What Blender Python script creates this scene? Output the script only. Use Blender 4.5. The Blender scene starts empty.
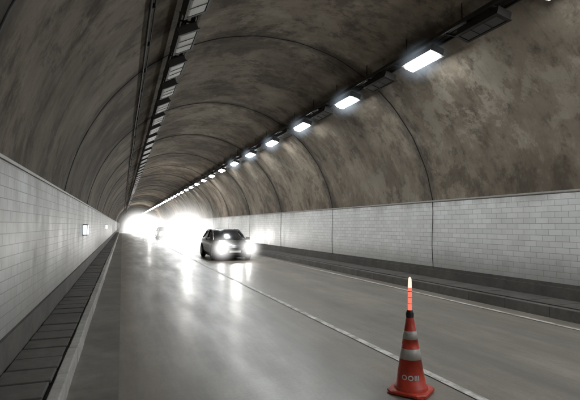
import bpy, bmesh, math, random
from mathutils import Vector, Matrix
random.seed(4)
D=bpy.data; S=bpy.context.scene; C=S.collection
S.view_settings.view_transform='Standard'; S.view_settings.look='None'; S.view_settings.exposure=0

# ---------------------------------------------------------------- world
w=D.worlds.new("World"); S.world=w; w.use_nodes=True
nt=w.node_tree; bg=nt.nodes['Background']
sky=nt.nodes.new('ShaderNodeTexSky'); sky.sky_type='NISHITA'; sky.sun_disc=False
sky.sun_elevation=math.radians(2); sky.sun_rotation=math.radians(120)
nt.links.new(sky.outputs[0],bg.inputs[0]); bg.inputs[1].default_value=0.05

# ---------------------------------------------------------------- material helpers
class M:
    def __init__(s,name):
        s.m=D.materials.new(name); s.m.use_nodes=True; s.t=s.m.node_tree
        s.b=s.t.nodes['Principled BSDF']; s.out=s.t.nodes['Material Output']
        s._c=None
    def n(s,k,**kw):
        x=s.t.nodes.new(k)
        for a,v in kw.items(): setattr(x,a,v)
        return x
    def l(s,a,b): s.t.links.new(a,b)
    def co(s):
        if not s._c: s._c=s.n('ShaderNodeTexCoord').outputs['Object']
        return s._c
    def mp(s,scale,loc=(0,0,0)):
        m=s.n('ShaderNodeMapping'); m.inputs['Scale'].default_value=scale; m.inputs['Location'].default_value=loc
        s.l(s.co(),m.inputs[0]); return m.outputs[0]
    def noise(s,scale=(1,1,1),sc=1,det=4,rough=.6,dist=0,loc=(0,0,0)):
        x=s.n('ShaderNodeTexNoise'); x.inputs['Scale'].default_value=sc; x.inputs['Detail'].default_value=det
        x.inputs['Roughness'].default_value=rough; x.inputs['Distortion'].default_value=dist
        s.l(s.mp(scale,loc),x.inputs['Vector']); return x.outputs['Fac']
    def rng(s,v,a,b,c,d,smooth=False):
        x=s.n('ShaderNodeMapRange'); 
        if smooth: x.interpolation_type='SMOOTHSTEP'
        for i,q in enumerate((a,b,c,d)): x.inputs[i+1].default_value=q
        s.l(v,x.inputs[0]); return x.outputs[0]
    def math(s,op,a,b=None,c=None):
        x=s.n('ShaderNodeMath',operation=op)
        for i,q in enumerate((a,b,c)):
            if q is None: continue
            if isinstance(q,(int,float)): x.inputs[i].default_value=q
            else: s.l(q,x.inputs[i])
        return x.outputs[0]
    def mix(s,f,a,b,mode='MIX'):
        x=s.n('ShaderNodeMix',data_type='RGBA',blend_type=mode)
        if isinstance(f,(int,float)): x.inputs[0].default_value=f
        else: s.l(f,x.inputs[0])
        for i,q in ((6,a),(7,b)):
            if isinstance(q,tuple): x.inputs[i].default_value=(*q,1)
            else: s.l(q,x.inputs[i])
        return x.outputs[2]
    def sep(s):
        x=s.n('ShaderNodeSeparateXYZ'); s.l(s.co(),x.inputs[0]); return x.outputs
    def grey(s,v):
        x=s.n('ShaderNodeCombineColor'); 
        for i in range(3): s.l(v,x.inputs[i])
        return x.outputs[0]
    def bump(s,h,strength=.3,dist=.02):
        x=s.n('ShaderNodeBump'); x.inputs['Strength'].default_value=strength; x.inputs['Distance'].default_value=dist
        s.l(h,x.inputs['Height']); s.l(x.outputs[0],s.b.inputs['Normal'])
    def col(s,c): 
        if isinstance(c,tuple): s.b.inputs['Base Color'].default_value=(*c,1)
        else: s.l(c,s.b.inputs['Base Color'])
    def rough(s,r):
        if isinstance(r,(int,float)): s.b.inputs['Roughness'].default_value=r
        else: s.l(r,s.b.inputs['Roughness'])

def simple(name,c,r=.5,metal=0,var=.25,sc=6):
    m=M(name); n=m.noise(sc=sc,det=2)
    m.col(m.mix(n,tuple(x*(1-var) for x in c),tuple(min(1,x*(1+var)) for x in c)))
    m.rough(r); m.b.inputs['Metallic'].default_value=metal
    return m.m
def emit(name,c,st,sample=True):
    m=D.materials.new(name); m.use_nodes=True; t=m.node_tree; t.nodes.clear()
    o=t.nodes.new('ShaderNodeOutputMaterial'); e=t.nodes.new('ShaderNodeEmission')
    e.inputs[0].default_value=(*c,1); e.inputs[1].default_value=st; t.links.new(e.outputs[0],o.inputs[0])
    if not sample: m.cycles.emission_sampling='NONE'
    return m

# lining concrete
JP=6.4; J0=4.0
def lining_mat():
    m=M('lining_concrete'); x,y,z=m.sep()
    big=m.noise(sc=.35,det=5,rough=.6)
    mid=m.noise(scale=(1,1.2,.55),sc=1.3,det=8,rough=.76,loc=(7,3,1))
    ef=m.noise(scale=(1,.9,.8),sc=.62,det=8,rough=.72,dist=.25,loc=(20,5,2))
    c=m.mix(m.rng(big,.35,.65,0,1),(.165,.134,.102),(.33,.277,.215))
    c=m.mix(m.rng(mid,.50,.32,0,.9),c,(.072,.057,.044))
    c=m.mix(m.rng(mid,.54,.68,0,.5),c,(.46,.405,.33))
    c=m.mix(m.rng(ef,.55,.59,0,.42),c,(.45,.40,.325))
    c=m.mix(m.rng(ef,.46,.41,0,.6),c,(.085,.067,.052))
    bay=m.math('FLOOR',m.math('DIVIDE',m.math('SUBTRACT',y,J0),JP))
    wn=m.n('ShaderNodeTexWhiteNoise',noise_dimensions='1D'); m.l(bay,wn.inputs['W'])
    k=m.rng(wn.outputs['Value'],0,1,.8,1.12)
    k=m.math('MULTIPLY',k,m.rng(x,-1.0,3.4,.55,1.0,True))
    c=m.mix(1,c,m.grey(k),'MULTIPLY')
    fr=m.math('PINGPONG',m.math('SUBTRACT',y,J0),JP/2)
    d=m.math('ADD',fr,m.math('MULTIPLY',m.math('SUBTRACT',mid,.5),1.6))
    c=m.mix(m.rng(d,0,.5,.65,0,True),c,(.055,.047,.04))
    f2=m.math('PINGPONG',m.math('SUBTRACT',y,J0),JP/8)
    c=m.mix(m.rng(f2,0,.02,.2,0),c,(.05,.042,.035))
    m.col(c); m.rough(.85); m.b.inputs['Specular IOR Level'].default_value=.25
    m.bump(mid,.4,.04)
    return m.m
def tile_mat(dirt,off,bright,r0,mort):
    m=M('white_ceramic_tile'); x,y,z=m.sep()
    cb=m.n('ShaderNodeCombineXYZ'); m.l(y,cb.inputs[0]); m.l(z,cb.inputs[1])
    b=m.n('ShaderNodeTexBrick'); m.l(cb.outputs[0],b.inputs['Vector'])
    b.offset=off; b.inputs['Scale'].default_value=1; b.inputs['Brick Width'].default_value=.3
    b.inputs['Row Height'].default_value=.12; b.inputs['Mortar Size'].default_value=.006
    b.inputs['Mortar Smooth'].default_value=.4; b.inputs['Bias'].default_value=0
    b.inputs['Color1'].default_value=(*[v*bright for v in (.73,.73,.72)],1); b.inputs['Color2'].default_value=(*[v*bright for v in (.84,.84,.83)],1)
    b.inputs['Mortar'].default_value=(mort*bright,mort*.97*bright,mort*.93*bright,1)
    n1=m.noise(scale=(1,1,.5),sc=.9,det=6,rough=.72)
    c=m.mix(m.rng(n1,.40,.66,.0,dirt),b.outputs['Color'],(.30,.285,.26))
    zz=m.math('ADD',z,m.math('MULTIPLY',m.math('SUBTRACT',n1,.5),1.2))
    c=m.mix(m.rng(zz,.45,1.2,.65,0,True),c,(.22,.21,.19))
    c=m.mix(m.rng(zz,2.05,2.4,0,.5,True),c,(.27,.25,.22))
    m.col(c); m.rough(m.rng(n1,.3,.7,r0,r0+.2))
    return m.m
def road_mat():
    m=M('concrete_road'); x,y,z=m.sep()
    a=m.noise(sc=.5,det=7,rough=.7)
    s1=m.noise(scale=(2.0,.3,1),sc=1.0,det=6,rough=.7,loc=(2,0,0))
    f=m.noise(sc=30,det=3)
    c=m.mix(m.rng(a,.35,.65,0,1),(.215,.188,.155),(.36,.322,.27))
    c=m.mix(m.rng(s1,.42,.62,0,.6),c,(.17,.15,.127))
    c=m.mix(m.rng(a,.36,.30,0,.6),c,(.10,.09,.08))
    for cx in (1.5,5.05):
        dd=m.math('ABSOLUTE',m.math('SUBTRACT',m.math('ABSOLUTE',m.math('SUBTRACT',x,cx)),.8))
        c=m.mix(m.math('MULTIPLY',m.rng(dd,0,.45,.5,0,True),m.rng(a,.3,.7,.5,1)),c,(.13,.12,.107))
    j=m.math('PINGPONG',m.math('SUBTRACT',y,2.4),3.0)
    c=m.mix(m.rng(j,0,.016,.5,0),c,(.07,.065,.055))
    c=m.mix(m.rng(f,.3,.7,0,.4),c,(.14,.126,.105))
    m.col(c); m.rough(m.rng(s1,.3,.7,.27,.43))
    m.b.inputs['Specular IOR Level'].default_value=.8
    m.bump(f,.14,.006)
    return m.m
def conc(name,c,r=.75,sc=2.5,dark=.5):
    m=M(name); a=m.noise(sc=sc,det=6,rough=.75); s=m.noise(sc=.7,det=4,loc=(3,2,1))
    q=m.mix(m.rng(a,.3,.7,0,1),tuple(v*.65 for v in c),tuple(v*1.25 for v in c))
    q=m.mix(m.rng(s,.45,.7,0,dark),q,tuple(v*.4 for v in c))
    m.col(q); m.rough(r); m.bump(a,.3,.01); return m.m
def worn_paint(name,c):
    m=M(name); a=m.noise(scale=(1,.5,1),sc=6,det=6,rough=.78)
    q=m.mix(m.rng(a,.40,.58,0,.9),c,(.30,.27,.23))
    m.col(q); m.rough(.5); return m.m

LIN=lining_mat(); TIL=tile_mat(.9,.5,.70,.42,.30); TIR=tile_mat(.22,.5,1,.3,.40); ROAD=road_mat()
GUT=conc('gutter_concrete',(.20,.182,.157),.42,2.5,.6); KERB=conc('kerb_concrete',(.46,.44,.41),.6,6,.5)
BASE=conc('plinth_concrete',(.10,.092,.082)); SLAB=conc('trench_cover_concrete',(.13,.12,.108),.65,5)
SLABR=conc('walkway_concrete',(.11,.10,.09))
EARTH=conc('earth',(.12,.10,.07),.9)
PAINT=worn_paint('road_paint',(.76,.74,.70)); BLACK=simple('black_rubber',(.012,.012,.012),.6)
STEEL=simple('dusty_dark_steel',(.04,.036,.033),.55,.3); GREYM=simple('grey_enamel',(.13,.12,.11),.5)
LENS=simple('dusty_lamp_glass',(.42,.40,.36),.35); LENSD=simple('dark_lamp_glass',(.055,.052,.048),.3)
LIT=emit('lamp_glass_lit',(.93,.98,1.0),96)
TRIM=simple('tile_trim',(.36,.34,.31),.5)

# ---------------------------------------------------------------- mesh helpers
def obj(name,bm,mats,parent=None,smooth=False,loc=None):
    me=D.meshes.new(name); bm.to_mesh(me); bm.free()
    for m in (mats if isinstance(mats,list) else [mats]): me.materials.append(m)
    o=D.objects.new(name,me); C.objects.link(o)
    if smooth:
        for p in me.polygons: p.use_smooth=True
    if parent: o.parent=parent
    if loc: o.location=loc
    return o
def box(bm,x0,x1,y0,y1,z0,z1,mi=0,bev=0):
    v=[bm.verts.new(p) for p in ((x0,y0,z0),(x1,y0,z0),(x1,y1,z0),(x0,y1,z0),(x0,y0,z1),(x1,y0,z1),(x1,y1,z1),(x0,y1,z1))]
    fs=[bm.faces.new([v[i] for i in q]) for q in ((3,2,1,0),(4,5,6,7),(0,1,5,4),(1,2,6,5),(2,3,7,6),(3,0,4,7))]
    for f in fs: f.material_index=mi
    if bev:
        es=list({e for f in fs for e in f.edges})
        r=bmesh.ops.bevel(bm,geom=es,offset=bev,segments=2,affect='EDGES',profile=.6)
        for f in r['faces']: f.material_index=mi
    return fs
def tube(bm,pts,r,mi=0,seg=8,cap=True):
    rings=[]
    for i,p in enumerate(pts):
        a=Vector(pts[max(0,i-1)]); b=Vector(pts[min(len(pts)-1,i+1)]); d=(b-a).normalized()
        up=Vector((0,0,1)) if abs(d.z)<.9 else Vector((1,0,0))
        s=d.cross(up).normalized(); t=s.cross(d)
        rr=r[i] if isinstance(r,(list,tuple)) else r
        rings.append([bm.verts.new(Vector(p)+(s*math.cos(2*math.pi*k/seg)+t*math.sin(2*math.pi*k/seg))*rr) for k in range(seg)])
    for A,B in zip(rings,rings[1:]):
        for k in range(seg):
            f=bm.faces.new((A[k],A[(k+1)%seg],B[(k+1)%seg],B[k])); f.material_index=mi; f.smooth=True
    if cap:
        for R in (rings[0],rings[-1]):
            f=bm.faces.new(R); f.material_index=mi
def empty(name,loc=(0,0,0)):
    e=D.objects.new(name,None); C.objects.link(e); e.location=loc; e.empty_display_size=.3; return e

Y0,Y1=-45,620
CX,CZ,R=3.5,1.6,4.7
XL,XR=CX-4.62,CX+4.62

# ground / road
bm=bmesh.new(); bm.faces.new([bm.verts.new(p) for p in ((-1500,-1500,-.3),(1500,-1500,-.3),(1500,1500,-.3),(-1500,1500,-.3))])
obj('ground',bm,EARTH)
def sheet(bm,x0,x1,y0,y1,z,n=1):
    for i in range(n):
        a=y0+(y1-y0)*i/n; b=y0+(y1-y0)*(i+1)/n
        bm.faces.new([bm.verts.new(p) for p in ((x0,a,z),(x1,a,z),(x1,b,z),(x0,b,z))])
bm=bmesh.new(); sheet(bm,-.6,7.3,Y0-40,Y1+40,0); obj('road',bm,ROAD)
bm=bmesh.new(); sheet(bm,-.465,.0,Y0,Y1,.004); obj('gutter',bm,GUT)
bm=bmesh.new(); sheet(bm,3.17,3.27,Y0,Y1,.008,20); obj('lane_marking',bm,PAINT)
bm=bmesh.new(); sheet(bm,6.72,6.82,Y0,Y1,.008,20); obj('edge_marking',bm,PAINT)

# lining
prof=[(CX-R,-.2)]+[(CX-R*math.cos(a),CZ+R*math.sin(a)) for a in [math.pi*i/64 for i in range(65)]]+[(CX+R,-.2)]
bm=bmesh.new(); rings=[]
ys=[Y0+(Y1-Y0)*i/30 for i in range(31)]
for y in ys: rings.append([bm.verts.new((x,y,z)) for x,z in prof])
for A,B in zip(rings,rings[1:]):
    for k in range(len(prof)-1): bm.faces.new((A[k],A[k+1],B[k+1],B[k]))
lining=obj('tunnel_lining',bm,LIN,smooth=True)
bm=bmesh.new(); y=J0-JP*4
while y<160:
    pts=[]
    for i in range(49):
        a=math.radians(8)+math.radians(164)*i/48
        wob=.012*math.sin(i*1.7+y)
        pts.append((CX-(R-.002)*math.cos(a),y+wob,CZ+(R-.002)*math.sin(a)))
    tube(bm,pts,.015,seg=5)
    y+=JP
obj('construction_joint',bm,BLACK,lining)
bm=bmesh.new(); y=J0-JP*2
while y<160:
    tube(bm,[(XR-.004,y+.03*math.sin(t*.9+y),2.33-t*.31) for t in range(7)],.010,seg=5)
    y+=JP
obj('joint_filler',bm,STEEL,lining)
# power cable on the left haunch
a=math.radians(47.5)
bm=bmesh.new()
for k,(da,r) in enumerate(((0,.022),(1.1,.014))):
    aa=a+math.radians(da); x=CX-(R-.05)*math.cos(aa); z=CZ+(R-.05)*math.sin(aa)
    tube(bm,[(x+.008*math.sin(i*1.3+k),-20+i*2.0,z+.01*math.sin(i*2.1)) for i in range(110)],r,seg=6)
for i in range(120):
    yy=-20+i*1.6; x=CX-(R-.03)*math.cos(a+.01); z=CZ+(R-.03)*math.sin(a+.01)
    box(bm,x-.045,x+.045,yy-.02,yy+.02,z-.03,z+.05)
obj('power_cable',bm,BLACK)

# tile walls + plinths
def tilewall(x0,x1,mat):
    bm=bmesh.new(); box(bm,x0,x1,Y0,Y1,.5,2.3); o=obj('tile_wall',bm,mat)
    bm=bmesh.new(); box(bm,min(x0,x1)-.02,max(x0,x1)+.02,Y0,Y1,2.3,2.335); obj('cap_trim',bm,TRIM,o)
    return o
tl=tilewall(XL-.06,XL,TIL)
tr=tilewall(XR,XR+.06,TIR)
bm=bmesh.new(); box(bm,XL-.06,XL+.035,Y0,Y1,-.1,.5); obj('plinth',bm,BASE,tl)
bm=bmesh.new(); box(bm,XR-.035,XR+.06,Y0,Y1,-.1,.42); box(bm,XR,XR+.06,Y0,Y1,.42,.5); obj('plinth',bm,BASE,tr)

# left walkway
bm=bmesh.new(); box(bm,XL+.035,-.57,Y0,Y1,-.1,.16); lw=obj('walkway',bm,BLACK)
bm=bmesh.new(); y=Y0
while y<200:
    dx=random.uniform(-.004,.004)
    box(bm,-.567+dx,-.465+dx,y+.004,y+.996,-.1,.2+random.uniform(-.003,.003),bev=.012 if y<40 and y>-5 else 0); y+=1
box(bm,-.57,-.465,200,Y1,-.1,.2)
obj('kerb',bm,KERB,lw)
bm=bmesh.new(); y=-6
while y<120:
    dz=random.uniform(-.008,.008); dx=random.uniform(-.008,.008); b=.01 if y<30 else 0
    box(bm,XL+.05+dx,-.60+dx,y+.03,y+.43,.162,.192+dz,bev=b)
    y+=.45
box(bm,XL+.05,-.595,120,Y1,.161,.19)
obj('trench_cover',bm,SLAB,lw)

# right walkway
bm=bmesh.new(); box(bm,7.31,XR-.035,Y0,Y1,-.1,.19); rw=obj('walkway',bm,SLABR)
bm=bmesh.new(); y=Y0
while y<200: box(bm,7.18,7.306,y+.004,y+.996,-.1,.2,bev=.012 if 0<y<40 else 0); y+=1
box(bm,7.18,7.306,200,Y1,-.1,.2)
obj('kerb',bm,conc('kerb_dark',(.13,.12,.11),.7,4),rw)
bm=bmesh.new(); y=-6
while y<120:
    dz=random.uniform(-.004,.004)
    box(bm,7.36,XR-.08,y+.012,y+.588,.191,.215+dz,bev=.008 if y<30 else 0); y+=.6
obj('trench_cover',bm,SLABR,rw)

# ---------------------------------------------------------------- added glow volumes imitating camera bloom round lamps
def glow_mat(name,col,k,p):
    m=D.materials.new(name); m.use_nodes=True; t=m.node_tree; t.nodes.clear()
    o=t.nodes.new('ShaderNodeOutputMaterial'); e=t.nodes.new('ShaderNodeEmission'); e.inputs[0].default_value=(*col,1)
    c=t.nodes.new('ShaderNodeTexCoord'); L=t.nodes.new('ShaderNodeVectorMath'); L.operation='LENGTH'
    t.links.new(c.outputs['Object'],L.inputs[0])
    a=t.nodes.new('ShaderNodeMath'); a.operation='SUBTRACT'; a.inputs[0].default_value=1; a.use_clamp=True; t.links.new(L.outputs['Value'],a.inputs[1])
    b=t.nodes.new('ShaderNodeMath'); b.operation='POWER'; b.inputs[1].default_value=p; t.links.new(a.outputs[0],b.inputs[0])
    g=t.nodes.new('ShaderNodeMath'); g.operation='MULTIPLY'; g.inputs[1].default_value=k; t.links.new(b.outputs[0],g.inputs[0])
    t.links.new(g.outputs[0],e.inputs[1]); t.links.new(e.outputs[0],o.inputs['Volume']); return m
GL_BIG=glow_mat('bloom_strong',(1,.985,.96),2.9,3.6)  # headlamp glare imitated by an added self-glowing volume
GL_SM=glow_mat('bloom_soft',(1,.985,.96),6.5,3.2)
GL_LAMP=glow_mat('bloom_lamp',(.72,.86,1),1.9,2.6)  # bluish bloom of the near tunnel lamps, added as volume emission
def bloom_ball(parent,loc,r,mat,sc=(1,1,1)):  # sphere of pure emission standing in for lens bloom
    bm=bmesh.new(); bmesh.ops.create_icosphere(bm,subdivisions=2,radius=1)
    o=obj('bloom_sphere',bm,mat,parent,loc=loc); o.scale=(r*sc[0],r*sc[1],r*sc[2]); return o

# ---------------------------------------------------------------- lamps and trays
def lampmesh(mats,hw,drop):
    bm=bmesh.new()
    box(bm,-hw-.03,hw+.03,-.5,.5,0,.14,0,.015)
    box(bm,-hw-.045,hw+.045,-.515,-.455,-.02,.0,0); box(bm,-hw-.045,hw+.045,.455,.515,-.02,.0,0)
    box(bm,-hw-.045,-hw-.002,-.455,.455,-.02,.0,0); box(bm,hw+.002,hw+.045,-.455,.455,-.02,.0,0)
    v=[bm.verts.new(p) for p in ((-hw,-.453,-.003),(hw,-.453,-.003),(hw,.453,-.003),(-hw,.453,-.003),(-hw*.8,-.43,-drop),(hw*.8,-.43,-drop),(hw*.8,.43,-drop),(-hw*.8,.43,-drop))]
    for q in ((4,7,6,5),(0,4,5,1),(1,5,6,2),(2,6,7,3),(3,7,4,0)):
        f=bm.faces.new([v[i] for i in q]); f.material_index=1
    for q in (-.35,.35): box(bm,-.03,.03,q-.03,q+.03,.14,.21,0)
    if drop<.04:
        for q in (-.15,.15): box(bm,-hw,hw,q-.006,q+.006,-drop-.008,-drop-.001,0)
    me=D.meshes.new('tunnel_lamp'); bm.to_mesh(me); bm.free()
    for m in mats: me.materials.append(m)
    return me
ML=lampmesh((GREYM,LIT),.125,.075); MU=lampmesh((STEEL,LENSD),.12,.02); MW=lampmesh((STEEL,LENS),.17,.02)
def lamp(me,x,y,z,ang):
    o=D.objects.new('tunnel_lamp',me); C.objects.link(o); o.location=(x,y,z)
    o.rotation_euler=(math.radians(random.uniform(-.8,.8)),math.radians(ang+random.uniform(-1.5,1.5)),0); return o
LX=2.43; LZ=5.15; SP=3.42
k=-6
while 7.85+k*SP<240:
    y=7.85+k*SP
    o=lamp(ML,CX+LX,y,LZ,15)
    if 0<=k<=5: bloom_ball(o,(0,0,-.05),1,GL_LAMP,(.55,.85,.5))
    if y<90: lamp(MU,CX+LX,y+SP/2,LZ,15)
    k+=1
k=-7
while 6.9+k*1.71<120:
    lamp(MW,CX-LX,6.9+k*1.71,LZ,-28); k+=1
def tray(x,s):
    bm=bmesh.new()
    z=LZ+.2
    for q in (-.16,.16): box(bm,x+q-.015,x+q+.015,-30,330,z,z+.07)
    for i in range(300): 
        yy=-20+i*.6; box(bm,x-.145,x+.145,yy-.02,yy+.02,z+.01,z+.03)
    for q,r in ((-.09,.022),(-.03,.028),(.05,.02),(.1,.024)):
        tube(bm,[(x+q+.01*math.sin(i*1.1+q*40),-25+i*3.0,z+.05+.008*math.sin(i*.7+q*9)) for i in range(115)],r,seg=6)
    for i in range(110):
        yy=-19.2+i*1.71
        for q in (-.16,.16):
            zt=CZ+math.sqrt(R*R-(x+q-CX)**2)
            tube(bm,[(x+q,yy,z+.05),(x+q,yy,zt)],.011,seg=5)
    for i in range(60):
        yy=6-17+i*SP/2
        tube(bm,[(x-.1*s,yy-.3+.1*t,z+.0-.1*math.sin(math.pi*t/6)) for t in range(7)],.01,seg=5)
    return obj('cable_tray',bm,STEEL)
tray(CX+LX,1); tray(CX-LX,-1)

# ---------------------------------------------------------------- vehicles
GLASS=simple('tinted_glass',(.02,.022,.025),.12,0,.2); RIM=simple('alloy',(.45,.45,.46),.35,.8)
CHROME=simple('chrome',(.6,.6,.6),.2,.9); HL=emit('headlamp',(1,.98,.94),60); PLATE=simple('plate_white',(.7,.7,.68),.4)
HLD=emit('headlamp_far',(1,.97,.92),130,False)
def paint(name,c):
    m=M(name); m.col(c); m.rough(.3)
    m.b.inputs['Coat Weight'].default_value=.6; m.b.inputs['Coat Roughness'].default_value=.12; return m.m
def wheel(parent,x,y,r=.33,wd=.22,sx=1):
    bm=bmesh.new(); n=28
    prof=[(-wd/2,r*.6),(-wd/2,r*.93),(-wd/2+.03,r),(wd/2-.03,r),(wd/2,r*.93),(wd/2,r*.6)]
    rg=[[bm.verts.new((px,pr*math.cos(2*math.pi*k/n),pr*math.sin(2*math.pi*k/n))) for k in range(n)] for px,pr in prof]
    for A,B in zip(rg,rg[1:]):
        for k in range(n): bm.faces.new((A[k],A[(k+1)%n],B[(k+1)%n],B[k]))
    xx=sx*wd*.32
    c=[bm.verts.new((xx,r*.62*math.cos(2*math.pi*k/n),r*.62*math.sin(2*math.pi*k/n))) for k in range(n)]
    f=bm.faces.new(c); f.material_index=2
    for s in range(5):
        th=2*math.pi*s/5
        d=Vector((0,math.cos(th),math.sin(th))); t=Vector((0,-math.sin(th),math.cos(th)))
        q=[Vector((xx+sx*.03,0,0))+d*a+t*b for a,b in ((.03,-.04),(r*.6,-.03),(r*.6,.03),(.03,.04))]
        f=bm.faces.new([bm.verts.new(v) for v in q]); f.material_index=1
    o=obj('wheel',bm,[BLACK,RIM,STEEL],parent,loc=(x,y,r))
def sedan(name,loc,body,hl,rot=0):
    e=empty(name,loc); e.rotation_euler=(0,0,rot)
    st=[(0.00,.58,.30,.52,.60),(0.05,.74,.24,.62,.69),(.18,.83,.20,.67,.75),(.45,.89,.19,.74,.83),(.9,.91,.19,.82,.91),
     (1.3,.92,.19,.88,.97),(1.8,.92,.19,.90,.98),(2.6,.92,.19,.92,1.0),(3.4,.92,.19,.93,1.01),(3.9,.91,.2,.94,1.03),
     (4.3,.89,.22,.94,1.03),(4.6,.85,.26,.9,.98),(4.72,.74,.32,.8,.86)]
    bm=bmesh.new(); rg=[]
    for y,wd,zl,zb,zt in st:
        h=[(wd*.86,zl),(wd*.97,zl+.1),(wd,zl+(zb-zl)*.55),(wd*.965,zb-.03),(wd*.88,zb+(zt-zb)*.45),(wd*.5,zt-.012),(0,zt)]
        ring=[(a,b) for a,b in h]+[(-a,b) for a,b in h[-2::-1]]
        rg.append([bm.verts.new((a,y,b)) for a,b in ring])
    for A,B in zip(rg,rg[1:]):
        for k in range(len(A)-1): bm.faces.new((A[k],A[k+1],B[k+1],B[k]))
        bm.faces.new((A[-1],A[0],B[0],B[-1]))
    bm.faces.new(rg[0]); bm.faces.new(rg[-1][::-1])
    o=obj('body',bm,body,e,True); sb=o.modifiers.new('s','SUBSURF'); sb.levels=1; sb.render_levels=2
    gs=[(1.12,.80,.93,.945),(1.95,.66,1.36,1.40),(2.3,.65,1.41,1.45),(3.0,.65,1.41,1.45),(3.45,.66,1.36,1.40),(4.12,.78,.98,1.0)]
    bm=bmesh.new(); rg=[]
    for y,wd,zs,zt in gs:
        wb=.84
        h=[(wb,.9),(wd+.015,zs-.03),(wd-.05,zs+.01),(wd*.5,zt-.005),(0,zt)]
        ring=h+[(-a,b) for a,b in h[-2::-1]]
        rg.append([bm.verts.new((a,y,b)) for a,b in ring])
    for i,(A,B) in enumerate(zip(rg,rg[1:])):
        for k in range(len(A)-1):
            f=bm.faces.new((A[k],A[k+1],B[k+1],B[k]))
            f.material_index=1 if (i in (1,2,3) and 1<=k<=6) else 0
    obj('cabin',bm,[GLASS,body],e,True)
    bm=bmesh.new()
    for s in (-1,1):
        tube(bm,[(s*.80,1.10,.93),(s*.74,1.5,1.17),(s*.67,1.95,1.375),(s*.66,2.3,1.42),(s*.66,3.0,1.42),(s*.68,3.45,1.37),(s*.79,4.14,.99)],.028,seg=6)
        tube(bm,[(s*.86,2.62,.9),(s*.665,2.62,1.41)],.03,seg=6)
    obj('pillars',bm,body,e,True)
    bm=bmesh.new()
    box(bm,-.42,.42,-.025,.03,.47,.62,0,.02)
    box(bm,-.55,.55,-.02,.05,.26,.38,0,.02)
    for i in range(4): box(bm,-.40,.40,-.034,-.026,.49+i*.032,.498+i*.032,1)
    box(bm,-.26,.26,-.045,-.03,.385,.475,2,.004)
    for s in (-1,1): box(bm,s*.62-.07,s*.62+.07,.0,.06,.30,.37,1,.015)
    obj('grille',bm,[BLACK,CHROME,PLATE],e)
    for s in (-1,1):
        bm=bmesh.new()
        P=[(s*.47,-.012,.52),(s*.66,.03,.50),(s*.83,.22,.56),(s*.845,.34,.66),(s*.70,.12,.68),(s*.50,.02,.62)]
        f=[bm.verts.new(p) for p in P]; b=[bm.verts.new((p[0]*.96,p[1]+.08,p[2])) for p in P]
        bm.faces.new(f); bm.faces.new(b[::-1])
        for i in range(6): bm.faces.new((f[i],f[(i+1)%6],b[(i+1)%6],b[i]))
        obj('headlamp_glass',bm,CHROME,e)
        bm=bmesh.new(); bmesh.ops.create_uvsphere(bm,u_segments=16,v_segments=10,radius=.085)
        for v in bm.verts: v.co.y*=.45
        obj('headlamp_bulb',bm,hl,e,True,(s*.64,-.01,.60))
        bm=bmesh.new(); box(bm,-.1,.1,-.05,.05,-.06,.07,0,.03); box(bm,-.09 if s>0 else -.0,.0 if s>0 else .09,-.01,.03,-.06,-.03,0)
        obj('door_mirror',bm,body,e,False,(s*.99,1.45,.98))
        for yy in (.88,3.72):
            wheel(e,s*.83,yy,.325,.21,s)
            bm=bmesh.new(); n=24
            c=[bm.verts.new((s*.925,yy+.385*math.cos(2*math.pi*k/n),max(.2,.34+.385*math.sin(2*math.pi*k/n)))) for k in range(n)]
            bm.faces.new(c); obj('wheel_arch',bm,BLACK,e)
    bm=bmesh.new(); box(bm,-.8,.8,.3,4.4,.14,.24); obj('underbody',bm,BLACK,e)
    return e
def spot(parent,loc,en,size=60):
    l=D.lights.new('headlamp_beam','SPOT'); l.energy=en; l.spot_size=math.radians(size); l.spot_blend=1; l.color=(1,.97,.92)
    l.shadow_soft_size=.08; o=D.objects.new('headlamp_beam',l); C.objects.link(o); o.parent=parent; o.location=loc
    o.rotation_euler=(math.radians(-84),0,0)
    return o
DARK=paint('dark_paint',(.025,.027,.03)); SILV=paint('silver_paint',(.35,.35,.36)); WHT=paint('white_paint',(.7,.7,.68))
c1=sedan('sedan_car',(4.9,20.4,0),DARK,HL)
for s in (-1,1): bloom_ball(c1,(s*.64,-.25,.60),.8,GL_SM)
spot(c1,(0,-.3,.62),200)
c2=sedan('sedan_car',(4.95,37,0),SILV,HLD)
bloom_ball(c2,(-.2,-.6,.8),4.0,GL_BIG)
spot(c2,(0,-.3,.62),800)
c3=sedan('sedan_car',(4.8,54,0),WHT,HLD)
c4=sedan('sedan_car',(3.9,70,0),DARK,HLD)
bloom_ball(c4,(0,-.5,.8),4.2,GL_BIG)
spot(c4,(0,-.3,.62),900)
c5=sedan('sedan_car',(4.9,95,0),SILV,HLD)
c6=sedan('sedan_car',(1.7,112,0),WHT,HLD)
bloom_ball(c5,(-1.6,6,.9),6,GL_BIG)

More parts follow.
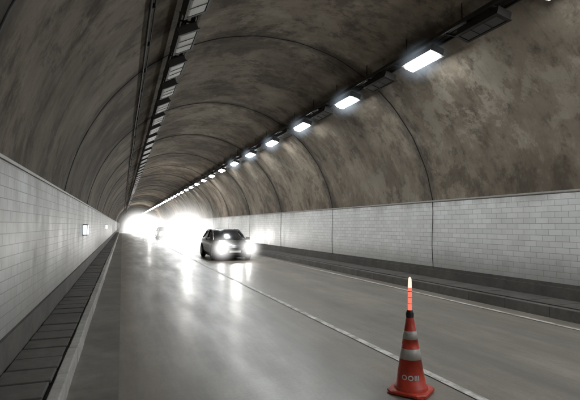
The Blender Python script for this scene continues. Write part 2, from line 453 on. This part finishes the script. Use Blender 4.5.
# ---------------------------------------------------------------- traffic cones
def cone_orange():
    m=M('cone_plastic'); a=m.noise(sc=9,det=5,rough=.7); b=m.noise(scale=(4,4,.8),sc=6,det=5,loc=(2,2,2))
    c=m.mix(m.rng(a,.35,.7,0,1),(.66,.065,.03),(.5,.045,.025)); c=m.mix(m.rng(b,.52,.70,0,.7),c,(.2,.055,.04))
    m.col(c); m.rough(.5); m.bump(a,.15,.004); return m.m
CO=cone_orange(); BAND=simple('cone_reflective_band',(.52,.49,.46),.45,0,.35,12)
WAND=emit('wand_red_lit',(1,.12,.08),2.0,False); WAND2=emit('wand_pale_lit',(1,.45,.36),2.2,False)
MARK=simple('mark_white',(.75,.72,.70),.5)
def conemesh():
    bm=bmesh.new(); n=40
    prof=[(.165,.035,0),(.160,.06,0),(.150,.075,0)]
    H=.76
    def rr(z): return .146-(z-.075)*(.146-.032)/(H-.075)
    zs=[.075,.33,.3301,.43,.4301,.52,.5201,.60,.6001,.70,H]
    for z in zs: prof.append((rr(z)+(0.003 if (.33<z<.4301 or .52<z<.6001) else 0),z,0))
    prof+=[(.026,H+.005,0)]
    rg=[[bm.verts.new((r*math.cos(2*math.pi*k/n),r*math.sin(2*math.pi*k/n),z)) for k in range(n)] for r,z,_ in prof]
    for A,B in zip(rg,rg[1:]):
        zm=(A[0].co.z+B[0].co.z)/2
        mi=1 if (.3301<zm<.43 or .5201<zm<.60) else 0
        for k in range(n):
            f=bm.faces.new((A[k],A[(k+1)%n],B[(k+1)%n],B[k])); f.material_index=mi; f.smooth=True
    bm.faces.new(rg[-1])
    a,b=.195,.13
    P=[(a,-b),(a,b),(b,a),(-b,a),(-a,b),(-a,-b),(-b,-a),(b,-a)]
    lo=[bm.verts.new((x,y,.012)) for x,y in P]; mid=[bm.verts.new((x,y,.032)) for x,y in P]; hi=[bm.verts.new((x*.92,y*.92,.04)) for x,y in P]
    for A,B in ((lo,mid),(mid,hi)):
        for k in range(8): bm.faces.new((A[k],A[(k+1)%8],B[(k+1)%8],B[k]))
    bm.faces.new(hi); bm.faces.new(lo[::-1])
    for x,y in ((.14,.14),(-.14,.14),(.14,-.14),(-.14,-.14)): box(bm,x-.035,x+.035,y-.035,y+.035,0,.012)
    me=D.meshes.new('cone_body'); bm.to_mesh(me); bm.free(); me.materials.append(CO); me.materials.append(BAND); return me,rr
CM,rr=conemesh()
def cone(loc,rot=0,wand=True,mark=False,face=0):
    e=empty('traffic_cone',loc); e.rotation_euler=(0,0,rot)
    o=D.objects.new('cone_body',CM); C.objects.link(o); o.parent=e
    bm=bmesh.new(); tube(bm,[(0,0,.69),(0,0,.765),(0,0,.80)],[.036,.040,.027],seg=16); obj('wand_collar',bm,BLACK,e)
    if wand:
        bm=bmesh.new(); d=Vector((.05,0,1)); b=Vector((0,0,.80))
        tube(bm,[b+d*t for t in (0,.05,.1,.16,.22)],.019,0,12)
        tube(bm,[b+d*t for t in (.2205,.27,.31,.325)],[.019,.018,.015,.007],1,12)
        for t in (.06,.12,.18): tube(bm,[b+d*t,b+d*(t+.006)],.0205,2,12)
        obj('warning_wand',bm,[WAND,WAND2,simple('wand_ring',(.4,.03,.02),.4)],e)
    if mark:
        def patch(pts):
            vs=[]
            for u,z in pts:
                r=rr(z)+.004; th=face-rot+u/r
                vs.append(bm.verts.new((r*math.cos(th),r*math.sin(th),z)))
            bm.faces.new(vs)
        bm=bmesh.new()
        def ring(cu,cz,a,b,t,n=20):
            for k in range(n):
                t0=2*math.pi*k/n; t1=2*math.pi*(k+1)/n
                patch([(cu+a*math.cos(t0),cz+b*math.sin(t0)),(cu+a*math.cos(t1),cz+b*math.sin(t1)),(cu+(a-t)*math.cos(t1),cz+(b-t)*math.sin(t1)),(cu+(a-t)*math.cos(t0),cz+(b-t)*math.sin(t0))])
        ring(-.062,.17,.027,.024,.010); ring(0,.17,.027,.024,.010)
        for q in (.036,.054,.072): patch([(q,.148),(q+.011,.148),(q+.011,.194),(q,.194)])
        obj('stand_in_mark',bm,MARK,e)
    return e
CXY=(2.72,3.86)
cone((*CXY,0),math.radians(35),True,True,math.atan2(-CXY[1],-CXY[0]))

# ---------------------------------------------------------------- wall mounted lit boxes on left wall
SIGN=emit('sign_panel_lit',(.75,.9,1),3,False)
for yy in (15.2,35):
    e=empty('emergency_sign_box',(XL,yy,1.5))
    bm=bmesh.new(); box(bm,0.001,.14,-.2,.2,-.17,.17,0,.012); obj('casing',bm,GREYM,e)
    bm=bmesh.new(); box(bm,.02,.12,-.206,-.2005,-.14,.14,0); box(bm,.1405,.146,-.17,.17,-.14,.14,0); obj('panel',bm,SIGN,e)

# ---------------------------------------------------------------- camera
cam=D.cameras.new('camera'); co=D.objects.new('camera',cam); C.objects.link(co); S.camera=co
cam.sensor_width=36; cam.lens=27.93; cam.clip_start=.05; cam.clip_end=3000
co.location=(0,0,1.65)
co.rotation_euler=(math.radians(90+3.18),0,-math.radians(20.44))
